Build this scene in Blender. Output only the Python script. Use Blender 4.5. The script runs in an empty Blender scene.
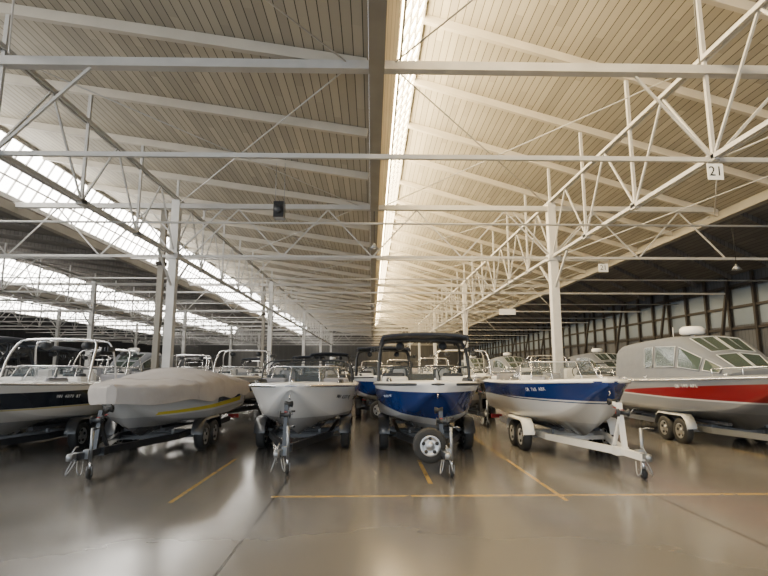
import bpy, math, random
from mathutils import Vector, Matrix
random.seed(4)
C=bpy.context.scene.collection
# ------------------------------------------------ materials
def newmat(n):
    m=bpy.data.materials.new(n); m.use_nodes=True
    return m,m.node_tree,m.node_tree.nodes['Principled BSDF']
def pm(n,col,rough=.5,metal=0,coat=0,bump=0,bscale=20,trans=0,alpha=1,var=0,vscale=3):
    m,t,b=newmat(n)
    b.inputs['Base Color'].default_value=(*col,1); b.inputs['Roughness'].default_value=rough
    b.inputs['Metallic'].default_value=metal; b.inputs['Coat Weight'].default_value=coat
    b.inputs['Transmission Weight'].default_value=trans; b.inputs['Alpha'].default_value=alpha
    if bump or var:
        tc=t.nodes.new('ShaderNodeTexCoord'); nz=t.nodes.new('ShaderNodeTexNoise')
        nz.inputs['Scale'].default_value=bscale if bump else vscale; nz.inputs['Detail'].default_value=4
        t.links.new(tc.outputs['Object'],nz.inputs['Vector'])
        if bump:
            bp=t.nodes.new('ShaderNodeBump'); bp.inputs['Strength'].default_value=bump; bp.inputs['Distance'].default_value=.03
            t.links.new(nz.outputs['Fac'],bp.inputs['Height']); t.links.new(bp.outputs[0],b.inputs['Normal'])
        if var:
            mx=t.nodes.new('ShaderNodeMix'); mx.data_type='RGBA'
            mx.inputs[6].default_value=(*[c*(1-var) for c in col],1); mx.inputs[7].default_value=(*[min(1,c*(1+var)) for c in col],1)
            t.links.new(nz.outputs['Fac'],mx.inputs[0]); t.links.new(mx.outputs[2],b.inputs['Base Color'])
    return m
def emat(n,col,s):
    m,t,b=newmat(n); b.inputs['Base Color'].default_value=(*col,1)
    b.inputs['Emission Color'].default_value=(*col,1); b.inputs['Emission Strength'].default_value=s
    return m
def M(t,op,a,b=None,c=None):
    n=t.nodes.new('ShaderNodeMath'); n.operation=op
    for i,v in enumerate((a,b,c)):
        if v is None: continue
        if isinstance(v,(int,float)): n.inputs[i].default_value=v
        else: t.links.new(v,n.inputs[i])
    return n.outputs[0]
def mixc(t,f,a,b):
    mx=t.nodes.new('ShaderNodeMix'); mx.data_type='RGBA'
    t.links.new(f,mx.inputs[0])
    for i,v in ((6,a),(7,b)):
        if isinstance(v,tuple): mx.inputs[i].default_value=(*v,1)
        else: t.links.new(v,mx.inputs[i])
    return mx.outputs[2]
def hullmat(n,base,layers,rough=.18,metal=0):
    m,t,b=newmat(n); tc=t.nodes.new('ShaderNodeTexCoord'); sp=t.nodes.new('ShaderNodeSeparateXYZ')
    t.links.new(tc.outputs['Object'],sp.inputs[0]); y=sp.outputs[1]; z=sp.outputs[2]
    cur=base
    def poly(p): 
        return M(t,'MULTIPLY_ADD',M(t,'MULTIPLY_ADD',y,p[2],p[1]),y,p[0])
    for col,lo,hi,y0,y1 in layers:
        a=M(t,'GREATER_THAN',z,poly(lo)); c=M(t,'LESS_THAN',z,poly(hi))
        d=M(t,'GREATER_THAN',y,y0); e=M(t,'LESS_THAN',y,y1)
        f=M(t,'MULTIPLY',M(t,'MULTIPLY',a,c),M(t,'MULTIPLY',d,e))
        cur=mixc(t,f,cur,col)
    if isinstance(cur,tuple): b.inputs['Base Color'].default_value=(*cur,1)
    else: t.links.new(cur,b.inputs['Base Color'])
    b.inputs['Roughness'].default_value=rough; b.inputs['Metallic'].default_value=metal; b.inputs['Coat Weight'].default_value=.4
    return m
def boards(n,c1,c2,gapc,axis=0,width=.2,rough=.7):
    m,t,b=newmat(n); tc=t.nodes.new('ShaderNodeTexCoord'); sp=t.nodes.new('ShaderNodeSeparateXYZ')
    t.links.new(tc.outputs['Object'],sp.inputs[0]); x=sp.outputs[axis]
    q=M(t,'DIVIDE',x,width); fl=M(t,'FLOOR',q); fr=M(t,'FRACT',q)
    wn=t.nodes.new('ShaderNodeTexWhiteNoise'); wn.noise_dimensions='2D'
    cb=t.nodes.new('ShaderNodeCombineXYZ'); t.links.new(fl,cb.inputs[0])
    sec=M(t,'FLOOR',M(t,'DIVIDE',M(t,'ADD',sp.outputs[1 if axis==0 else 0],M(t,'MULTIPLY',fl,1.37)),3.43)); t.links.new(sec,cb.inputs[1])
    t.links.new(cb.outputs[0],wn.inputs['Vector'])
    col=mixc(t,wn.outputs['Value'],c1,c2)
    nz=t.nodes.new('ShaderNodeTexNoise'); nz.inputs['Scale'].default_value=.5; nz.inputs['Detail'].default_value=5
    t.links.new(tc.outputs['Object'],nz.inputs['Vector'])
    col=mixc(t,M(t,'MULTIPLY',nz.outputs['Fac'],.3),col,tuple(c*.55 for c in c1))
    col=mixc(t,M(t,'LESS_THAN',fr,.09),col,gapc)
    t.links.new(col,b.inputs['Base Color']); b.inputs['Roughness'].default_value=rough
    return m
def floormat():
    m,t,b=newmat('polished_concrete'); tc=t.nodes.new('ShaderNodeTexCoord')
    def nz(s,d=6):
        n=t.nodes.new('ShaderNodeTexNoise'); n.inputs['Scale'].default_value=s; n.inputs['Detail'].default_value=d
        t.links.new(tc.outputs['Object'],n.inputs['Vector']); return n.outputs['Fac']
    a=nz(.35,3); c=nz(2.5,3)
    col=mixc(t,a,(.115,.108,.100),(.155,.146,.135)); col=mixc(t,M(t,'MULTIPLY',c,.2),col,(.11,.105,.098))
    sp=t.nodes.new('ShaderNodeSeparateXYZ'); t.links.new(tc.outputs['Object'],sp.inputs[0])
    x,y=sp.outputs[0],sp.outputs[1]
    def line(v,per,off,w):
        return M(t,'LESS_THAN',M(t,'ABSOLUTE',M(t,'SUBTRACT',M(t,'FRACT',M(t,'DIVIDE',M(t,'SUBTRACT',v,off),per)),.5)),w/per)
    j=M(t,'MAXIMUM',line(x,6.1,-1.54-3.05,.018),line(y,9.2,3.4-4.6+9.2,.006))
    col=mixc(t,j,col,(.02,.018,.016))
    wear=M(t,'GREATER_THAN',nz(9,4),.40)
    l1=M(t,'MULTIPLY',M(t,'LESS_THAN',M(t,'ABSOLUTE',M(t,'SUBTRACT',y,8.75)),.05),M(t,'GREATER_THAN',x,-1.6))
    l2=M(t,'MULTIPLY',line(x,6.1,3.03-3.05,.035),M(t,'MULTIPLY',M(t,'GREATER_THAN',y,8.4),M(t,'LESS_THAN',y,17)))
    l3=M(t,'MULTIPLY',M(t,'LESS_THAN',M(t,'ABSOLUTE',M(t,'SUBTRACT',x,1.05)),.04),M(t,'MULTIPLY',M(t,'GREATER_THAN',y,9.6),M(t,'LESS_THAN',y,12)))
    f=M(t,'MULTIPLY',M(t,'MAXIMUM',M(t,'MAXIMUM',l1,l2),l3),M(t,'MULTIPLY',wear,.85))
    col=mixc(t,f,col,(.46,.30,.08))
    t.links.new(col,b.inputs['Base Color'])
    r=M(t,'MULTIPLY_ADD',nz(1.1,3),.16,.12); t.links.new(r,b.inputs['Roughness'])
    b.inputs['Coat Weight'].default_value=.3; b.inputs['Coat Roughness'].default_value=.16
    bp=t.nodes.new('ShaderNodeBump'); bp.inputs['Strength'].default_value=.08; bp.inputs['Distance'].default_value=.02
    t.links.new(nz(2.0,2),bp.inputs['Height']); t.links.new(bp.outputs[0],b.inputs['Normal'])
    return m
WHITE=pm('white_gelcoat',(.78,.77,.74),.25,coat=.3)
BLK=pm('black_rubber',(.02,.02,.02),.7)
DARK=pm('dark_vinyl',(.022,.025,.03),.5)
CHROME=pm('polished_metal',(.75,.75,.76),.22,1)
GALV=pm('galvanised_steel',(.30,.31,.32),.45,.8)
RIM=pm('wheel_rim_silver',(.5,.5,.5),.3,.7)
TRB=pm('trailer_black_paint',(.02,.021,.024),.3,coat=.3)
TRW=pm('trailer_white_paint',(.72,.71,.68),.35)
CARPET=pm('bunk_carpet',(.05,.05,.055),.95)
SEATW=pm('seat_vinyl_white',(.72,.70,.66),.5)
SEATG=pm('seat_vinyl_grey',(.25,.25,.27),.55)
GLASS=pm('windshield_glass',(.10,.12,.13),.05,alpha=.45)
VINYL=pm('clear_vinyl_window',(.05,.07,.06),.12,alpha=.9)
COVER=pm('boat_cover_fabric',(.37,.34,.315),.9,bump=.6,bscale=3.5,var=.12)
CANVAS=pm('grey_canvas',(.13,.14,.16),.9,bump=.4,bscale=4,var=.1)
CANB=pm('bimini_canvas_navy',(.02,.026,.04),.85)
STEEL=pm('painted_white_steel',(.45,.44,.42),.55,var=.2,vscale=2)
BEAMM=pm('painted_timber',(.47,.43,.36),.65,var=.2,vscale=1.5)
VALLEY=pm('valley_timber_weathered',(.24,.22,.185),.7,var=.2,vscale=1.5)
POST=pm('column_paint',(.56,.55,.53),.5,var=.12)
BROWN=pm('dark_timber',(.03,.024,.019),.85,var=.3)
SIGNW=pm('sign_white',(.8,.8,.78),.5)
SEAM=pm('window_seam_grey',(.4,.41,.43),.7)
INK=pm('sign_ink',(.02,.02,.02),.6)
REDL=pm('lamp_red',(.4,.02,.02),.3)
GLZ=emat('ridge_glazing_sun_glow',(1,.79,.46),50)  # warm emission stands in for sun on the boards beside the ridge
GLZL=emat('frosted_daylight_glazing',(1,.96,.89),16)
GLZD=emat('frosted_daylight_glazing_dimmed',(.8,.85,.9),.9)  # emission set low to keep the right-hand bay dark
WPAN=emat('fibreglass_wall_light',(.10,.13,.16),.05)
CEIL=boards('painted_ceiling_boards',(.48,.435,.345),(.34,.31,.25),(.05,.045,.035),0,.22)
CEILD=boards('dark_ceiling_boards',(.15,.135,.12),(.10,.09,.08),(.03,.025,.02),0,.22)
UPST=boards('added_upstand_boards',(.62,.54,.40),(.52,.45,.33),(.2,.16,.1),2,.22)
WALLM=boards('ribbed_wall_panel',(.05,.053,.06),(.07,.075,.083),(.015,.015,.015),1,.3)
WALLE=boards('ribbed_end_wall_panel',(.07,.068,.065),(.09,.087,.08),(.02,.02,.02),0,.3)
FLOOR=floormat()
# ------------------------------------------------ mesh builder
class MB:
    def __init__(s): s.v=[];s.f=[];s.mi=[];s.mats=[];s.sm=[]
    def m(s,mat):
        if mat not in s.mats: s.mats.append(mat)
        return s.mats.index(mat)
    def add(s,vs,fs,mat,smooth=False):
        o=len(s.v); s.v+= [tuple(v) for v in vs]; k=s.m(mat)
        for f in fs: s.f.append([i+o for i in f]); s.mi.append(k); s.sm.append(smooth)
    def box(s,c,d,mat,rot=None):
        x,y,z=[q/2 for q in d]
        vs=[Vector(p) for p in ((-x,-y,-z),(x,-y,-z),(x,y,-z),(-x,y,-z),(-x,-y,z),(x,-y,z),(x,y,z),(-x,y,z))]
        if rot: vs=[rot@v for v in vs]
        vs=[v+Vector(c) for v in vs]
        s.add(vs,[(0,3,2,1),(4,5,6,7),(0,1,5,4),(1,2,6,5),(2,3,7,6),(3,0,4,7)],mat)
    def rbox(s,c,d,mat,r=.06):
        x,y,z=[q/2 for q in d]; r=min(r,x*.9,y*.9,z*.9); vs=[]
        for zz,ins in ((-z,0),(z-r,0),(z-r*.3,r*.3),(z,r)):
            xi,yi=x-ins,y-ins; k=r
            for (sx,sy) in ((-1,-1),(1,-1),(1,1),(-1,1)):
                a=[(sx*(xi-k),sy*yi),(sx*xi,sy*(yi-k))]
                if (sx,sy) in ((-1,-1),(1,1)): a=a[::-1]
                for p in a: vs.append((c[0]+p[0],c[1]+p[1],c[2]+zz))
        fs=[]
        for k in range(3):
            for i in range(8): fs.append((k*8+i,k*8+(i+1)%8,(k+1)*8+(i+1)%8,(k+1)*8+i))
        fs.append(tuple(range(24,32))); fs.append(tuple(range(7,-1,-1)))
        s.add(vs,fs,mat,False)
    def beam(s,a,b,w,h,mat):
        a=Vector(a);b=Vector(b);d=(b-a);L=d.length
        if L<1e-6:return
        d.normalize(); up=Vector((0,0,1)) if abs(d.z)<.95 else Vector((0,1,0))
        r=d.cross(up).normalized(); u=r.cross(d)
        vs=[]
        for p in (a,b):
            for i,j in ((-1,-1),(1,-1),(1,1),(-1,1)): vs.append(p+r*i*w/2+u*j*h/2)
        s.add(vs,[(0,1,2,3),(7,6,5,4),(0,4,5,1),(1,5,6,2),(2,6,7,3),(3,7,4,0)],mat)
    def tube(s,pts,r,mat,n=8,closed=False):
        P=[Vector(p) for p in pts]; N=len(P); vs=[]; pu=None
        for i,p in enumerate(P):
            if closed: d=P[(i+1)%N]-P[i-1]
            else: d=P[min(i+1,N-1)]-P[max(i-1,0)]
            if d.length<1e-9: d=Vector((0,0,1))
            d.normalize()
            if pu is None:
                pu=Vector((0,0,1)) if abs(d.z)<.9 else Vector((1,0,0))
            u=(pu-d*pu.dot(d))
            u=u.normalized() if u.length>1e-5 else Vector((1,0,0)); pu=u; w=d.cross(u)
            for k in range(n):
                a=2*math.pi*k/n; vs.append(p+u*math.cos(a)*r+w*math.sin(a)*r)
        fs=[]
        for i in range(N if closed else N-1):
            for k in range(n):
                j=(i+1)%N; fs.append((i*n+k,i*n+(k+1)%n,j*n+(k+1)%n,j*n+k))
        if not closed: fs+=[tuple(range(n-1,-1,-1)),tuple((N-1)*n+k for k in range(n))]
        s.add(vs,fs,mat,True)
    def lathe(s,prof,c,axis,mat,n=24):
        ax=Vector(axis).normalized(); u=Vector((0,0,1)) if abs(ax.z)<.9 else Vector((0,1,0)); w=ax.cross(u).normalized(); u=w.cross(ax)
        vs=[]
        for r,h in prof:
            for k in range(n):
                a=2*math.pi*k/n; vs.append(Vector(c)+ax*h+u*math.cos(a)*r+w*math.sin(a)*r)
        fs=[]
        for i in range(len(prof)-1):
            for k in range(n): fs.append((i*n+k,i*n+(k+1)%n,(i+1)*n+(k+1)%n,(i+1)*n+k))
        s.add(vs,fs,mat,True)
    def wheel(s,c,axis,R,W,rim=None):
        s.lathe([(R*.6,-W*.45),(R*.9,-W*.5),(R,-W*.36),(R,W*.36),(R*.9,W*.5),(R*.6,W*.45)],c,axis,BLK,28)
        s.lathe([(.001,-W*.3),(R*.18,-W*.32),(R*.2,-W*.2),(R*.45,-W*.28),(R*.6,-W*.47),(R*.62,0),(R*.6,W*.47),(R*.45,W*.28),(R*.2,W*.2),(R*.18,W*.32),(.001,W*.3)],c,axis,rim or RIM,20)
        ax=Vector(axis).normalized(); u=Vector((0,0,1)); w=ax.cross(u).normalized()
        for k in range(5):
            a=2*math.pi*k/5
            d=u*math.cos(a)+w*math.sin(a)
            for sg in (-1,1):
                s.lathe([(.001,.012),(R*.11,.01),(R*.11,-.01)],Vector(c)+d*R*.42+ax*sg*W*.33,ax*sg,BLK,8)
    def loft(s,rings,mat,smooth=True,mfun=None,closed=False):
        n=len(rings[0]); o=len(s.v)
        for r in rings: s.v+=[tuple(p) for p in r]
        for i in range(len(rings)-1):
            for k in range(n if closed else n-1):
                mt=mfun(i,k) if mfun else mat
                s.f.append([o+i*n+k,o+i*n+(k+1)%n,o+(i+1)*n+(k+1)%n,o+(i+1)*n+k]); s.mi.append(s.m(mt)); s.sm.append(smooth)
    def mesh(s,name):
        me=bpy.data.meshes.new(name); me.from_pydata(s.v,[],s.f)
        for m in s.mats: me.materials.append(m)
        for i,p in enumerate(me.polygons): p.material_index=s.mi[i]; p.use_smooth=s.sm[i]
        me.update(); return me
    def obj(s,name,parent=None):
        o=bpy.data.objects.new(name,s.mesh(name)); C.objects.link(o)
        if parent: o.parent=parent
        return o
# ------------------------------------------------ boats
class Hull:
    def __init__(s,L=6.6,B=2.5,H=1.12,blunt=.5,sheer=.12,wa=.5,mat=WHITE,rail=WHITE,deck=WHITE,inside=SEATW,stemz=.9,stem=.26):
        s.__dict__.update(locals())
    def ws(s,t):
        q=min(t/s.wa,1); w=s.B/2*(1-(1-q)**2.3)**s.blunt
        return w*(1-.07*max(0,(t-.6)/.4)**2)
    def zs(s,t): return s.H+s.sheer*(1-t)**2
    def zk(s,t):
        u=max(0,1-t/s.stem); return (s.zs(0)*s.stemz)*u**2.1
    def wi(s,t): return max(s.ws(t)-.17,.0)
    def ring(s,t,solid):
        w=s.ws(t); z1=s.zs(t); z0=s.zk(t); g=min(1,t/.45)
        wc=w*(.50+.36*g); zc=z0+(z1-z0)*(.46-.16*g)
        y=t*s.L; half=[(0,z0)]
        half.append((wc*.33,z0+(zc-z0)*.36)); half.append((wc*.36,z0+(zc-z0)*.33)); half.append((wc*.68,z0+(zc-z0)*.70));half.append((wc*.71,z0+(zc-z0)*.67)); half.append((wc,zc)); half.append((wc+.03*g,zc+.02*g))
        e=1.35-.65*g
        for f in (.2,.4,.6,.8,1):
            half.append((wc+.03*g+(w-wc-.03*g)*f**e,zc+.02+(z1-zc-.02)*f))
        half.append((w+.0,z1+.02)); half.append((max(w-.05,0),z1+.065)); wi=max(w-.17,0)
        half.append((wi,z1+.075))
        k=max(0,min(1,(t-.09)/.26)); dz=.0 if solid else (.52 if t>.38 else .08+.26*k)
        sq=1 if solid else (.62+.36*k)
        half.append((max(wi-.03,0)*sq,z1+.06-dz)); half.append((max(wi-.05,0)*.5*sq,z1+.06-dz+(0.03 if solid else 0))); half.append((0,z1+.06-dz+(0.04 if solid else 0)))
        R=[(x,y,z) for x,z in half]; Lf=[(-x,y,z) for x,z in half[:-1]][::-1]
        return R+Lf[:-1]
    def build(s,openbow=True,cover=False):
        b=MB(); T=[0,.006,.015,.03,.05,.075]
        N=34; T+= [.08+.92*i/N for i in range(N+1)]
        rings=[]
        def solid(t):
            if cover: return True
            if t<.13 or t>.95: return True
            if .335<t<.385: return True
            if not openbow and t<.37: return True
            return False
        for t in T: rings.append(s.ring(t,solid(t)))
        n=len(rings[0])
        half=18
        def mf(i,k):
            kk=k if k<half-1 else n-1-k
            if kk<=11: return s.mat
            if kk<=14: return s.deck
            return s.inside if not solid(T[i]) or not solid(T[min(i+1,len(T)-1)]) else s.deck
        b.loft(rings,s.mat,True,mf,closed=True)
        o=len(b.v)-n; 
        b.f.append([o+k for k in list(range(0,14))+list(range(n-13,n))]); b.mi.append(b.m(s.mat)); b.sm.append(False)
        pr=[]
        for t in [1-i/40 for i in range(41)]: pr.append((s.ws(t)+.012,t*s.L,s.zs(t)+.01))
        pl=[(-x,y,z) for x,y,z in pr[::-1]]
        b.tube(pr+pl[1:],.028,s.rail,6)
        b.tube([(0,s.L*.012,s.zs(0)-.28),(0,-.05,s.zs(0)-.26),(0,-.05,s.zs(0)-.20),(0,.02,s.zs(0)-.18)],.014,CHROME,6)
        if not cover:
          b.lathe([(.03,0),(.03,.03),(.001,.05)],(0,.28,s.zs(0)+.09),(0,0,1),CHROME,10)
          for sx in (-1,1):
            for t in (.16,.6,.93):
                x=sx*(s.ws(t)-.10); y=t*s.L; z=s.zs(t)+.09
                b.tube([(x,y-.09,z+.04),(x,y-.04,z+.03),(x,y+.04,z+.03),(x,y+.09,z+.04)],.012,CHROME,5); b.tube([(x,y-.03,z-.03),(x,y-.03,z+.03)],.01,CHROME,5); b.tube([(x,y+.03,z-.03),(x,y+.03,z+.03)],.01,CHROME,5)
        return b
def interior(h,mat=SEATW,acc=SEATG):
    b=MB(); L=h.L
    fl=lambda t:h.zs(t)+.06-.52
    zt=h.zs(.2)-.28
    for sx in (-1,1):
        b.rbox((sx*(h.wi(.26)-.26),.27*L,zt+.2),(.34,.14*L,.22),mat); b.rbox((sx*(h.wi(.26)-.10),.27*L,zt+.34),(.12,.13*L,.18),acc)
    for sx in (-1,1):
        b.rbox((sx*(h.wi(.4)-.36),.405*L,fl(.4)+.33),(.66,.5,.66),mat)
        b.rbox((sx*(h.wi(.4)-.36),.42*L,fl(.4)+.7),(.5,.3,.1),DARK)
    for sx in (-1,1):
        b.rbox((sx*.62,.53*L,fl(.5)+.22),(.52,.5,.44),mat); b.rbox((sx*.62,.565*L,fl(.5)+.62),(.52,.14,.5),acc)
        b.rbox((sx*.62,.555*L,fl(.5)+.66),(.38,.14,.4),mat)
    b.rbox((0,.76*L,fl(.8)+.22),(h.wi(.8)*2-.1,.5,.42),mat); b.rbox((0,.82*L,fl(.8)+.4),(h.wi(.8)*2-.1,.16,.66),acc)
    b.rbox((0,.90*L,fl(.8)+.42),(h.wi(.9)*2-.1,.8,.44),mat)
    c=Vector((.6,.46*L,fl(.4)+.72)); b.tube([c+Vector((.17*math.cos(a),.06*math.sin(a),.16*math.sin(a))) for a in [i*math.pi/6 for i in range(12)]],.014,BLK,6,closed=True)
    return b
def windshield(h,hgt=.40,y0=.36,y1=.52,mat=GLASS,fr=CHROME):
    b=MB(); L=h.L
    ws=h.wi(y1)-.02
    pts=[(-ws,y1*L),(-ws*.98,(y0+.07)*L),(-ws*.8,(y0+.02)*L),(-ws*.35,y0*L),(ws*.35,y0*L),(ws*.8,(y0+.02)*L),(ws*.98,(y0+.07)*L),(ws,y1*L)]
    hh=[.12,hgt*.9,hgt,hgt,hgt,hgt,hgt*.9,.12]
    lo=[];hi=[]
    for (x,y),q in zip(pts,hh):
        z=h.zs(y/L)+.07; lo.append(Vector((x,y,z))); hi.append(Vector((x*.9,y+q*.65,z+q)))
    b.loft([lo,hi],mat,False)
    b.tube(lo,.02,fr,6); b.tube(hi,.018,fr,6)
    for a,c in zip(lo,hi): b.tube([a,c],.014,fr,6)
    return b
def smooth(pts,it=2):
    P=[Vector(p) for p in pts]
    for _ in range(it):
        Q=[P[0]]
        for a,c in zip(P[:-1],P[1:]): Q+= [a*.75+c*.25,a*.25+c*.75]
        Q.append(P[-1]); P=Q
    return P
def tower(h,mat,top=1.3,canopy=None,yf=.42,yb=.60,ytop=.50,speakers=True,r=.03,racks=True):
    b=MB(); L=h.L; z=h.zs(.5)+.06; w=h.wi(.5)+.06; zt=z+top
    for yy,yt in ((yf,ytop-.03),(yb,ytop+.08)):
        p=[(-w,yy*L,z),(-w*.99,(yy*.6+yt*.4)*L,z+top*.55),(-w*.93,yt*L,zt-.10),(-w*.78,yt*L,zt),(w*.78,yt*L,zt),(w*.93,yt*L,zt-.10),(w*.99,(yy*.6+yt*.4)*L,z+top*.55),(w,yy*L,z)]
        b.tube(smooth(p),r,mat,8)
    for x in (-w*.6,-w*.25,w*.25,w*.6): b.tube([(x,(ytop-.03)*L,zt),(x,(ytop+.08)*L,zt)],r*.8,mat,6)
    for sx in (-1,1):
        b.tube([(sx*w*.98,(yf*.75+ytop*.25)*L,z+top*.35),(sx*w*.98,(yb*.75+ytop*.25)*L,z+top*.35)],r*.8,mat,6)
        if racks:
            b.tube([(sx*w*.94,(ytop-.02)*L,z+top*.8),(sx*(w+.22),(ytop+.02)*L,z+top*.72)],r*.7,mat,6)
            for k in range(3): b.box((sx*(w+.04+.08*k),(ytop+.0)*L,z+top*.77),(.03,.4,.12),DARK)
        if speakers: b.lathe([(.001,-.14),(.10,-.13),(.12,0),(.12,.12),(.10,.16),(.001,.13)],(sx*w*.5,(ytop+.03)*L,zt-.16),(0,1,0),DARK,14)
    if canopy:
        rings=[]; y0=(ytop-.13)*L; y1=(ytop+.2)*L
        for i in range(9):
            f=i/8; y=y0+(y1-y0)*f; arch=.06*math.sin(math.pi*f)
            rings.append([(w*.95*q,y,zt+.08+arch+.07*(1-q*q)-(.13 if abs(q)>.97 else 0)) for q in (-1,-.96,-.75,-.5,-.25,0,.25,.5,.75,.96,1)])
        b.loft(rings,canopy,True); b.loft([[(x,y,q-.025) for x,y,q in r_] for r_ in rings],canopy,True)
        for f in (0,1):
            b.tube([(x,y,q-.03) for x,y,q in rings[0 if f==0 else -1]],.045,canopy,6)
        for sx in (-1,1):
            for yy in (y0+.1,y1-.1): b.tube([(sx*w*.93,yy,zt+.02),(sx*w*.95,ytop*L,z+top*.62)],.016,mat,6)
    return b
def cover(h):
    b=MB(); rings=[]
    def prof(t):
        P=[(0,.04),(.12,.10),(.3,.20),(.40,.36),(.50,.46),(.60,.42),(.7,.36),(.85,.32),(1,.10)]
        for (a,x),(c,y) in zip(P[:-1],P[1:]):
            if t<=c:
                f=(t-a)/(c-a); f=f*f*(3-2*f); return x+(y-x)*f
        return P[-1][1]
    N=60
    for i in range(N+1):
        t=i/N; w=h.ws(t)+.07; z=h.zs(t); r=[]
        if i==0: w=.10
        y=t*h.L-(.08 if i==0 else 0)+(.05 if i==N else 0)
        p=prof(t); n=12; side=[]
        hem=.24+.04*math.sin(t*23)
        for q in (hem,.1,.03): side.append((w+.010*math.sin(t*60+q*20)-(.25*q*(1-min(1,t/.3))*w),z-q))
        for k in range(1,n+1):
            f=k/n; a=f*math.pi/2
            wr=.020*math.sin(t*37+f*9)+.016*math.sin(t*71-f*13)
            side.append((w*math.cos(a)**.9 if k<n else 0,z+.09*min(1,f*6)+p*math.sin(a)**1.15+wr*.8-.02*math.sin(f*math.pi)*math.sin(t*18)))
        r=[(x,y,q) for x,q in side]+[(-x,y,q) for x,q in side[:-1]][::-1]
        rings.append(r)
    b.loft(rings,COVER,True)
    for rr in (rings[-1],rings[0]): b.add(rr,[tuple(range(len(rr)))],COVER)
    for t in (15,30,44):
        rr=rings[t]; b.tube([Vector(p)+Vector((0,0,.006)) for p in rr],.008,COVER,4)
    return b
def trailer(L,col=TRB,fend=None,spare=False,tandem=True,rise=.5,bowh=1.0,spx=-.25,rim=None):
    b=MB(); fend=fend or col; z=.42; ya=L*.385
    for sx in (-1,1):
        b.beam((sx*.72,L*.28,z),(sx*.72,L*.96,z),.09,.14,col)
        b.beam((sx*.72,L*.28,z),(sx*.07,-.30,z),.09,.14,col)
        b.beam((sx*.42,L*.25,z+.18),(sx*.42,L*.95,z+.12),.12,.07,CARPET)
        for y in (L*.35,L*.6,L*.85): b.beam((sx*.42,y,z),(sx*.42,y,z+.14),.05,.05,GALV)
        ys=(ya,ya+.78) if tandem else (ya+.3,)
        for y in ys: b.wheel((sx*1.07,y,.335),(1,0,0),.335,.22,rim)
        yc=sum(ys)/len(ys); hl=.42+(.39 if tandem else 0); rg=[]
        for i in range(13):
            a=math.pi*i/12; y=yc-math.cos(a)*hl; zz=.42+.37*min(1,math.sin(a)*1.5)
            rg.append([(sx*.93,y,zz),(sx*1.2,y,zz),(sx*1.21,y,zz-.05)])
        b.loft(rg,fend,True)
        b.beam((sx*.72,yc-.3,z),(sx*.95,yc-.3,z+.05),.06,.06,col)
        b.beam((sx*.72,yc+.3,z),(sx*.95,yc+.3,z+.05),.06,.06,col)
        b.box((sx*.85,L*.965,z+.08),(.34,.05,.12),REDL)
    for y in (L*.30,ya,ya+.78,L*.8,L*.95): b.beam((-.72,y,z-.04),(.72,y,z-.04),.08,.09,col)
    for y in ys: b.tube([(-1.05,y,.33),(1.05,y,.33)],.035,GALV,8)
    b.beam((0,-.15,z),(0,-1.28,z+.02),.11,.12,col)
    b.box((0,-.35,z+.0),(.26,.2,.15),col)
    q=.27
    b.lathe([(.001,0),(.055,0),(.06,.08),(.04,.11),(.001,.12)],(0,-1.68+q,z-.02),(0,0,1),GALV,12); b.box((0,-1.58+q,z+.05),(.09,.24,.09),GALV)
    b.tube([(0,-1.62+q,z+.1),(0,-1.5+q,z+.19),(0,-1.42+q,z+.19)],.012,GALV,6)
    for sx in (-1,1): b.tube(smooth([(sx*.05,-1.5+q,z-.05),(sx*.10,-1.6+q,z-.24),(sx*.14,-1.5+q,z-.32),(sx*.07,-1.35+q,z-.08)]),.011,GALV,5)
    jx=.13; jy=-.95
    b.tube([(jx,jy,.30),(jx,jy,.92)],.030,GALV,10); b.tube([(jx,jy,.12),(jx,jy,.34)],.022,CHROME,8)
    b.tube([(jx,jy,.90),(jx+.12,jy,.92),(jx+.13,jy-.03,.92),(jx+.13,jy-.14,.92)],.011,GALV,6); b.tube([(jx+.13,jy-.12,.92),(jx+.13,jy-.2,.92)],.02,BLK,8)
    b.box((jx-.06,jy,z+.03),(.1,.14,.16),GALV)
    b.lathe([(.001,-.03),(.02,-.035),(.085,-.03),(.095,0),(.085,.03),(.02,.035),(.001,.03)],(jx,jy,.095),(1,0,0),BLK,16)
    for sx in(-1,1): b.box((jx+sx*.045,jy,.15),(.008,.05,.15),GALV)
    wt=rise+bowh*.74
    b.beam((0,-.55,z),(0,-.42,wt),.08,.09,col); b.beam((0,-.05,z),(0,-.44,wt-.25),.06,.06,col)
    b.beam((0,-.45,wt-.08),(0,-.16,wt-.02),.06,.06,col)
    b.lathe([(.03,-.09),(.07,-.08),(.045,0),(.07,.08),(.03,.09)],(0,-.13,wt-.0),(1,0,0),BLK,12)
    b.lathe([(.001,-.1),(.08,-.1),(.08,-.09),(.04,-.085),(.04,.085),(.08,.09),(.08,.1),(.001,.1)],(0,-.57,wt-.18),(1,0,0),DARK,14)
    b.tube([(.1,-.57,wt-.18),(.15,-.57,wt-.18),(.15,-.7,wt-.1)],.01,GALV,6); b.tube([(.14,-.7,wt-.1),(.22,-.7,wt-.1)],.018,BLK,6)
    b.beam((0,-.55,wt-.13),(0,-.16,wt-.1),.05,.006,REDL)
    if spare:
        b.wheel((spx,-.70,.55),(0,1,0),.33,.22,rim); b.beam((0,-.58,.5),(spx,-.62,.5),.06,.06,col)
    return b
proto={}
def text(body,size,loc,rot,mat,name='lettering'):
    cu=bpy.data.curves.new(name,'FONT'); cu.body=body; cu.size=size; cu.align_x='CENTER'; cu.align_y='CENTER'; cu.extrude=.002
    cu.materials.append(mat); o=bpy.data.objects.new(name,cu); C.objects.link(o); o.location=loc; o.rotation_euler=rot; return o
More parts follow.
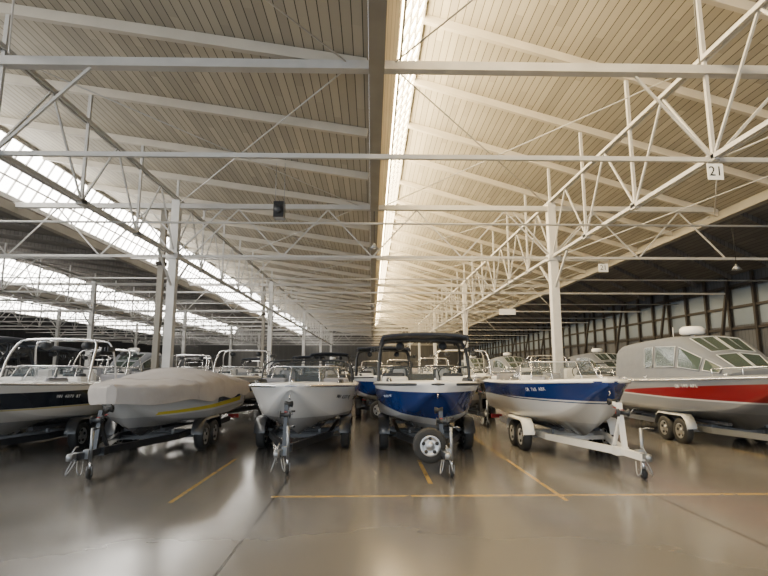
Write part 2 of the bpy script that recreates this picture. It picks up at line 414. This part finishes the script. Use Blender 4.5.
def reg(h,body,t,side,parent,z,mat=INK,size=.15,out=.05,zf=.62):
    def P(tt,f):
        w=h.ws(tt); z1=h.zs(tt); z0=h.zk(tt); g=min(1,tt/.45); wc=w*(.50+.36*g)+.03*g; zc=z0+(z1-z0)*(.46-.16*g)+.02; e=1.35-.65*g
        return Vector((side*(wc+(w-wc)*f**e),tt*h.L,zc+(z1-zc)*f))
    n=len(body); step=size*.68/h.L
    for i,ch in enumerate(body):
        if ch==' ': continue
        k=(i-(n-1)/2)*step; tt=t+k*side*.97
        a=P(tt-.01,zf);b=P(tt+.01,zf);c=P(tt,zf-.1);d=P(tt,zf+.1)
        X=(b-a).normalized() if side>0 else (a-b).normalized()
        U=(d-c); U=(U-X*U.dot(X)).normalized(); N=X.cross(U)
        m=Matrix((X,U,N)).transposed()
        o=text(ch,size,P(tt,zf)+N*.012+Vector((0,0,z)),m.to_euler(),mat,'registration_letter'); o.parent=parent
def place(kind,name,X,Y,tr_kind=None,rot=0,z=.46):
    root=bpy.data.objects.new(name,None); C.objects.link(root); root.location=(X,Y,0); root.rotation_euler=(0,0,rot)
    for pn,me in proto[kind]:
        o=bpy.data.objects.new(pn,me); C.objects.link(o); o.parent=root; o.location=(0,0,z)
    tm=proto[tr_kind or kind+'_trailer']
    o=bpy.data.objects.new('boat_trailer',tm); C.objects.link(o); o.location=(X,Y,0); o.rotation_euler=(0,0,rot)
    return root
ROYAL=(.008,.032,.15)
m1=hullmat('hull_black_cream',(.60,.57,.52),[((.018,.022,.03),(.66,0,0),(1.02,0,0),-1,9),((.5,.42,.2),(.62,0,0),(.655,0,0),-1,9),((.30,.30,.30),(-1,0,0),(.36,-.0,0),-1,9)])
h1=Hull(6.7,2.5,1.10,.55,.13,.5,m1,CHROME,WHITE,SEATW)
proto['wake_dark']=[('hull',h1.build().mesh('hull_dark')),('interior',interior(h1).mesh('interior_dark')),('windshield',windshield(h1).mesh('windshield_dark')),('wake_tower',tower(h1,CHROME,1.15,None,yf=.40,yb=.62).mesh('tower_dark'))]
proto['wake_dark_trailer']=trailer(6.7,TRB,bowh=1.12).mesh('trailer_dark')
m2=hullmat('hull_silver_yellow',(.36,.36,.36),[((.52,.52,.51),(.50,.0,0),(2,0,0),-1,9),((.60,.48,.05),(.52,.01,0),(.575,.026,0),.9,5.8),((.10,.105,.12),(.60,.02,0),(.76,0.02,0),3.2,5.6),((.13,.13,.14),(-1,0,0),(.26,0,0),-1,9)])
h2=Hull(6.6,2.6,1.0,.58,.08,.46,m2,DARK,WHITE,SEATW)
proto['covered']=[('hull',h2.build(cover=True).mesh('hull_covered')),('boat_cover',cover(h2).mesh('boat_cover'))]
proto['covered_trailer']=trailer(6.6,TRB,bowh=.95).mesh('trailer_covered')
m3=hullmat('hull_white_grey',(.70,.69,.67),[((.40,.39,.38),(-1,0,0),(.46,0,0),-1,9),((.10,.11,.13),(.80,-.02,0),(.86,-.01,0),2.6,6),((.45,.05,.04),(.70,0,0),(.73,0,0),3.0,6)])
h3=Hull(6.5,2.65,1.08,.54,.10,.42,m3,CHROME,WHITE,SEATW)
proto['bow_white']=[('hull',h3.build().mesh('hull_white')),('interior',interior(h3,SEATG,DARK).mesh('interior_white')),('windshield',windshield(h3,.42).mesh('windshield_white')),('wake_tower',tower(h3,DARK,.62,None,yf=.44,yb=.62,speakers=False,r=.022,racks=False).mesh('tower_low'))]
proto['bow_white_trailer']=trailer(6.5,TRB,bowh=1.05).mesh('trailer_white_boat')
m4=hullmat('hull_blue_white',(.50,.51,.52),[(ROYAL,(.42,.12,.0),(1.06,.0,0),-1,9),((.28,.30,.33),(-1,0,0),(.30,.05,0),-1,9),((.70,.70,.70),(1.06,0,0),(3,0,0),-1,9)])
h4=Hull(6.8,2.6,1.12,.46,.10,.42,m4,DARK,WHITE,SEATW,stemz=.78,stem=.24)
proto['wake_blue']=[('hull',h4.build().mesh('hull_blue')),('interior',interior(h4,SEATW,DARK).mesh('interior_blue')),('windshield',windshield(h4,.38,.38,.53,fr=DARK).mesh('windshield_blue')),('wake_tower',tower(h4,DARK,1.12,CANB,yf=.40,yb=.62,ytop=.48,r=.042).mesh('tower_blue'))]
proto['wake_blue_trailer']=trailer(6.8,TRB,spare=True,bowh=.9).mesh('trailer_blue')
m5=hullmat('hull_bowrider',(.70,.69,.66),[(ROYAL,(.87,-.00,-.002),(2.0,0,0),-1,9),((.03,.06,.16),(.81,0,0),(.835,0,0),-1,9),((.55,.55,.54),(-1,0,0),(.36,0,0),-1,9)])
h5=Hull(6.6,2.55,1.14,.55,.14,.50,m5,WHITE,WHITE,SEATW)
proto['bow_blue']=[('hull',h5.build(False).mesh('hull_bowrider')),('interior',interior(h5).mesh('interior_bowrider')),('windshield',windshield(h5,.46,.34,.56).mesh('windshield_bowrider'))]
proto['bow_blue_trailer']=trailer(6.6,TRW,bowh=1.15,rim=TRW).mesh('trailer_bowrider')
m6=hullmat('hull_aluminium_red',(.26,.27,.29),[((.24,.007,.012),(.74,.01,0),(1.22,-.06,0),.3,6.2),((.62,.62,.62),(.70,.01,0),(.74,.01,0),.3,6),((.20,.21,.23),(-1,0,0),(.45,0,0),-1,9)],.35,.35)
h6=Hull(7.2,2.6,1.16,.6,.20,.5,m6,CHROME,pm('aluminium_deck',(.34,.35,.37),.4,.6),SEATG)
def canvascabin(h):
    b=MB(); S=[(1.15,.62,.12),(1.9,.82,.62),(2.8,.98,1.14),(3.9,1.03,1.22),(5.0,1.03,1.20),(6.1,1.0,1.15),(6.5,.98,1.0)]
    rings=[]
    for y,w,zt in S:
        z=h.zs(y/h.L)+.05; wb=h.wi(y/h.L)+.02; w=min(w,wb-.02)
        half=[(wb,z-.03),(wb-.02,z+zt*.25),(w+.03,z+zt*.82),(w-.03,z+zt*.93),(w*.75,z+zt*.99),(w*.4,z+zt+.04),(0,z+zt+.05)]
        rings.append([Vector((x,y,q)) for x,q in half]+[Vector((-x,y,q)) for x,q in half[:-1]][::-1])
    b.loft(rings,CANVAS,True)
    b.add(rings[0],[tuple(range(len(rings[0])))],CANVAS); b.add(rings[-1],[tuple(range(len(rings[0])))],CANVAS)
    w_=MB()
    def bil(a,b_,c,d,u,v): return a*(1-u)*(1-v)+b_*u*(1-v)+c*u*v+d*(1-u)*v
    n=len(rings[0])
    def win(i,j0,j1,u0,u1,v0,v1):
        for (k0,k1) in ((j0,j1),(n-1-j0,n-1-j1)):
            a,b_,c,d=rings[i][k0],rings[i+1][k0],rings[i+1][k1],rings[i][k1]
            q=[bil(a,b_,c,d,u,v) for u,v in ((u0,v0),(u1,v0),(u1,v1),(u0,v1))]
            nn=(q[1]-q[0]).cross(q[3]-q[0]).normalized(); ce=sum(q,Vector())/4
            if nn.dot(ce-Vector((0,ce.y,h.zs(.5)+.3)))<0: nn=-nn
            w_.add([p+nn*.018 for p in q],[(0,1,2,3)],VINYL)
            w_.tube([p+nn*.018 for p in q],.014,SEAM,5,closed=True)
    win(0,1,2,.35,.95,.1,.95); win(1,1,2,.07,.93,.05,.92); win(2,1,2,.07,.93,.05,.92); win(3,1,2,.07,.5,.05,.92) 
    for i in (0,1):
        win(i,4,6,.1,.92,.05,.95)
    return b,w_
cc,cw=canvascabin(h6)
def rail6(h):
    b=MB(); 
    for sx in (-1,1):
        p=[(sx*max(h.ws(t)-.08,0.03),t*h.L+.05,h.zs(t)+.26) for t in (.02,.06,.1,.15,.2)]
        b.tube(p,.016,CHROME,6)
        for q in p[::2]: b.tube([q,(q[0],q[1],q[2]-.22)],.012,CHROME,6)
    z=h.zs(.6)+1.28; x=-.25; y=3.3
    b.tube([(x,y,z-.05),(x,y,z+.10)],.05,WHITE,10)
    b.lathe([(.001,0),(.27,0),(.33,.05),(.33,.17),(.25,.24),(.001,.26)],(x,y,z+.05),(0,0,1),WHITE,24)
    b.tube([(.3,5.2,z-.02),(.3,5.2,z+.42)],.012,WHITE,6)
    return b
proto['alum']=[('hull',h6.build(False).mesh('hull_aluminium')),('canvas_enclosure',cc.mesh('canvas_enclosure')),('canvas_windows',cw.mesh('canvas_windows')),('rails_and_radar_dome',rail6(h6).mesh('rails_radar'))]
proto['alum_trailer']=trailer(7.2,GALV,bowh=1.3).mesh('trailer_aluminium')
B1=place('wake_dark','wakeboard_boat',-8.5,11.2)
B2=place('covered','covered_ski_boat',-5.35,11.1)
B3=place('bow_white','bowrider_boat',-1.75,11.4)
B4=place('wake_blue','wakeboard_boat',1.38,11.1)
B5=place('bow_blue','bowrider_boat',4.9,10.85)
B6=place('alum','aluminum_fishing_boat',9.6,11.7)
reg(h1,'WN 4079 RT',.30,1,B1,.46,SIGNW,.11)
reg(h3,'WN 6377 RJ',.24,1,B3,.46,INK,.14)
reg(h4,'WN 2817 NP',.20,-1,B4,.46,SIGNW,.08)
reg(h5,'OR 768 ABX',.24,-1,B5,.46,SIGNW,.12,zf=.8)
reg(h6,'OR 193 AFL',.32,-1,B6,.46,SIGNW,.12,zf=.8)
kinds=[('wake_dark','wakeboard_boat'),('covered','covered_ski_boat'),('wake_blue','wakeboard_boat'),('bow_white','bowrider_boat'),('bow_blue','bowrider_boat'),('wake_dark','wakeboard_boat'),('alum','aluminum_fishing_boat')]
idx=0
for X,k in [(-17.9,'wake_blue'),(-14.8,'wake_dark'),(-11.7,'wake_blue')]:
    place(k,dict(kinds)[k],X,12.5)
for X,k in [(-27.4,'wake_blue'),(-24.5,'wake_dark'),(-20.2,'wake_blue'),(-17.2,'wake_dark'),(-14.3,'wake_blue'),(-11.4,'wake_dark'),(-5.6,'wake_dark'),(-2.6,'bow_white'),(.5,'wake_blue'),(3.9,'wake_dark'),(10.6,'bow_white'),(13.7,'wake_dark'),(16.8,'bow_blue')]:
    place(k,dict(kinds)[k],X,19.6+random.uniform(-.3,.3))
for Y,xs in ((28.6,[-34.5,-31.5,-28.5,-25.5,-20,-17,-14,-11,-5.5,-2.4,.6,4.2,10.8,14,17]),(37.6,[-34,-31,-28,-25,-19.5,-16.5,-13.5,-10.5,-4.8,-1.6,1.5,4.9,11,14,17]),(46.6,[-34,-31,-28,-25,-20,-17,-14,-11,-4,-.8,2.4,10,14]),(55.5,[-33,-30,-26,-18,-13,-4,0,4.4,11,16]),(69,[-30,-24,-14,-4,-.5,4.5,13])):
    for X in xs:
        k,nm=kinds[idx%len(kinds)]; idx+=1
        place(k,nm,X+random.uniform(-.15,.15),Y+random.uniform(-.3,.3))
# ------------------------------------------------ building
Y0,Y1=-9,112
f=MB(); f.box((-11,51,-.1),(68,124,.2),FLOOR); f.obj('floor')
teeth=[(-44.4,10.7,-29.6,8.75),(-29.6,10.7,-14.8,8.75),(-14.8,10.9,-.1,8.85),(.0,12.5,14.8,8.6),(14.8,10.9,22.3,7.7)]
SH=[1,1,1,1.5,1]; GM=[GLZL,GLZL,GLZL,GLZ,GLZD]  # ridge glazing leans further, its glow showing as the strip of lit boards
for i,(xa,za,xb,zb) in enumerate(teeth):
    b=MB()
    x0=xa+SH[i] if i else xa
    v=[(x0,Y0,za),(xb,Y0,zb),(xb,Y1,zb),(x0,Y1,za)]
    vs=v+[(x,y,z+.15) for x,y,z in v]
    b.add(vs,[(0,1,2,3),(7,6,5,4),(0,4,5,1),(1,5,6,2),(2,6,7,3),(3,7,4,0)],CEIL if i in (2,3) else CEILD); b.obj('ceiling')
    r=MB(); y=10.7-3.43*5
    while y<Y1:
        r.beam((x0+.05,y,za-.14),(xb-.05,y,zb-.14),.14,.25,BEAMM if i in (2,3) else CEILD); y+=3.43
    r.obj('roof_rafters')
    g=MB(); zl=(teeth[i-1][3] if i else 8.6)+.15
    xl=xa-.05
    if i==3:
        f_=.5; xm=xl+(x0-.03-xl)*f_; zm=zl+(za-zl)*f_
        u=MB(); u.add([(xl,Y0,zl),(xm,Y0,zm),(xm,Y1,zm),(xl,Y1,zl)],[(0,1,2,3)],UPST); u.obj('added_upstand')  # solid strip added so the glazing's light falls off faster
        xl,zl=xm,zm
    g.add([(xl,Y0,zl),(x0-.03,Y0,za-.0),(x0-.03,Y1,za-.0),(xl,Y1,zl)],[(0,1,2,3)],GM[i])
    go=g.obj('window_%d'%(i+1))
    mu=MB(); y=Y0; xl+=.07
    while y<Y1:
        mu.beam((xl,y,zl),(x0+.04,y,za-.05),.05,.07,STEEL); y+=.686
    for q in (.0,.33,.66,1):
        mu.beam((xl+(x0-xl)*q,Y0,zl+(za-.05-zl)*q),(xl+(x0-xl)*q,Y1,zl+(za-.05-zl)*q),.06,.07 if 0<q<1 else .2,STEEL)
    mu.obj('window_mullions',go)
for i,(x,z) in enumerate(((.08,8.6),(14.8,8.4),(-14.8,8.5),(-29.6,8.5))):
    b=MB(); b.beam((x,Y0,z),(x,Y1,z),.34,.36,VALLEY); b.obj('valley_beam')
TR=(-8.1,7.5,-22.2,-37)
def ltruss(x,zlo=6.6,zhi=8.95):
    b=MB()
    for dx in (-.06,.06):
        b.beam((x+dx,Y0,zlo),(x+dx,Y1,zlo),.06,.10,STEEL); b.beam((x+dx,Y0,zhi),(x+dx,Y1,zhi),.06,.10,STEEL)
    y=10.7-3.43*5; p=3.43
    while y<Y1-4:
        b.beam((x,y,zlo),(x,y,zhi),.08,.08,STEEL)
        b.beam((x,y,zlo),(x,y+p/2,zhi),.05,.05,STEEL); b.beam((x,y+p/2,zhi),(x,y+p,zlo),.05,.05,STEEL)
        b.box((x,y,zlo),(.18,.26,.18),STEEL)
        y+=p
    b.obj('longitudinal_roof_truss')
for x in TR: ltruss(x)
sp=MB()
def roofz(x):
    for i,(xa,za,xb,zb) in enumerate(teeth):
        if xa<=x<=xb: return za+(zb-za)*(x-xa-1)/(xb-xa-1)
    return 8.8
for x in TR:
    y=10.7-3.43*5
    while y<Y1-4:
        sp.beam((x,y,8.95),(x,y,roofz(x)-.22),.09,.09,STEEL); y+=3.43
sp.obj('roof_stub_posts')
for k in range(-1,10):
    Y=10.7+10.29*k
    b=MB(); full=(k%2==1); xr=21.9; zl=6.55
    b.beam((-44,Y,zl),(xr,Y,zl),.08,.10,STEEL)
    b.beam((-44,Y,8.65),(14.6,Y,8.65),.22,.20,STEEL)
    x=-44.4; p=3.7
    while x<14:
        zz=8.55
        if full:
            b.beam((x,Y,zl),(x+p/2,Y,zz),.05,.05,STEEL); b.beam((x+p/2,Y,zz),(x+p,Y,zl),.05,.05,STEEL)
        x+=p
    for cx in TR:
        b.beam((cx,Y,zl),(cx+1.9,Y,8.55),.06,.06,STEEL)
        b.beam((cx-1.6,Y,8.5),(cx,Y,zl),.05,.05,STEEL)
    b.obj('transverse_roof_truss')
for Y in [15.8+10.29*k for k in range(0,9)]:
    b=MB(); b.tube([(-44,Y,6.5),(21.8,Y,6.5)],.035,STEEL,6); b.obj('tie_rod')
b=MB()
for k in range(-1,9):
    Y=10.85+10.29*k
    for a in (-7.9,7.3):
        c=a+ (7.3 if a<0 else -6.8)
        b.tube([(a,Y,8.8),(c,Y+10,8.7)],.018,STEEL,5); b.tube([(c,Y,8.7),(a,Y+10,8.8)],.018,STEEL,5)
    b.tube([(7.7,Y,6.6),(14.4,Y+10,8.4)],.02,STEEL,5); b.tube([(14.4,Y,8.4),(7.7,Y+10,6.6)],.02,STEEL,5)
b.obj('cross_bracing_rods')
for x in TR:
    for k in range(0,5):
        Y=20.99+20.58*k
        b=MB(); b.beam((x,Y,0),(x,Y,8.9),.32,.32,POST); b.box((x,Y,.02),(.5,.5,.04),GALV); b.box((x,Y,6.55),(.46,.46,.25),POST)
        for s in (-1,1):
            b.beam((x,Y,5.2),(x,Y+s*1.6,6.5),.07,.07,STEEL)
        b.obj('steel_column')
for x,Y in ((-8.75,21.4),(-8.75,42)):
    b=MB(); b.beam((x,Y,0),(x,Y,8.6),.22,.22,VALLEY); b.box((x,Y,.1),(.3,.3,.2),BROWN); b.box((x,Y,6.3),(.36,.3,.16),BROWN); b.obj('timber_post')
b=MB(); b.box((22.4,51,4),(.2,122,8),WALLM); b.obj('wall_right')
b=MB(); b.box((-44.5,51,4.4),(.2,122,8.8),WALLM); b.obj('wall_left')
b=MB(); b.box((-11,112,6.5),(68,.2,13),WALLE); b.obj('wall_back')
b=MB(); y=3
while y<110:
    b.beam((22.15,y,0),(22.15,y,7.7),.14,.18,BROWN)
    y+=2.2
for z in (1.2,4.4,5.7,7.0): b.beam((22.2,Y0,z),(22.2,Y1,z),.12,.16,BROWN)
y=10.7
while y<110:
    b.beam((20.6,y,0),(22.0,y,7.4),.16,.16,BROWN); y+=6.86
b.obj('wall_timber_framing')
y=4.1;n=10
g=MB()
while y<108:
    g.box((22.27,y,5.7),(.04,1.7,2.2),WPAN); y+=2.2
g.obj('window_%d'%n)
def hang(name,fn,*a): 
    b=MB(); fn(b,*a); return b.obj(name)
def heater(b,x,y,z):
    b.box((x,y,z),(.34,.42,.55),TRB); b.lathe([(.12,0),(.15,.03),(.05,.05),(.001,.05)],(x,y-.21,z),(0,-1,0),DARK,16); b.tube([(x-.15,y,z+.25),(x-.15,y,9.0)],.012,GALV,5); b.tube([(x+.15,y,z+.25),(x+.15,y,9.0)],.012,GALV,5)
hang('unit_heater',heater,-3.15,17.1,7.3)
def lamp(b,x,y,z,zt):
    b.tube([(x,y,z+.1),(x,y,zt)],.012,BLK,5); b.lathe([(.04,.16),(.06,.1),(.2,-.08),(.19,-.08),(.05,.08)],(x,y,z),(0,0,1),GALV,18); b.lathe([(.001,-.09),(.07,-.05),(.06,.04),(.001,.06)],(x,y,z),(0,0,1),SIGNW,12)
hang('pendant_lamp',lamp,.08,20.7,6.9,8.5)
hang('pendant_lamp',lamp,15.0,20.7,6.1,8.5)
hang('pendant_lamp',lamp,.08,41.2,6.9,8.5)
for (x,y,z,s,w,h) in ((7.4,10.55,6.22,'21',.34,.36),(9.5,20.8,6.1,'21',.4,.34),(8.2,31.2,5.4,'',1.0,.35)):
    b=MB(); b.box((x,y,z),(w,.02,h),SIGNW); b.tube([(x-w*.35,y,z+h/2),(x-w*.35,y,6.5)],.008,GALV,4); b.tube([(x+w*.35,y,z+h/2),(x+w*.35,y,6.5)],.008,GALV,4)
    o=b.obj('bay_number_sign')
    if s:
        t=text(s,h*.85,(x,y-.014,z),(math.pi/2,0,0),INK,'sign_number'); t.parent=o
w=bpy.data.worlds.new('World'); bpy.context.scene.world=w; w.use_nodes=True
bg=w.node_tree.nodes['Background']; bg.inputs[0].default_value=(.80,.90,1,1); bg.inputs[1].default_value=2.4
cam=bpy.data.cameras.new('camera'); co=bpy.data.objects.new('camera',cam); C.objects.link(co)
cam.sensor_width=36; cam.lens=36*520/768; cam.clip_end=400
co.location=(0,0,2.03); co.rotation_euler=(math.radians(90+8.75),0,math.radians(-1.32))
bpy.context.scene.camera=co
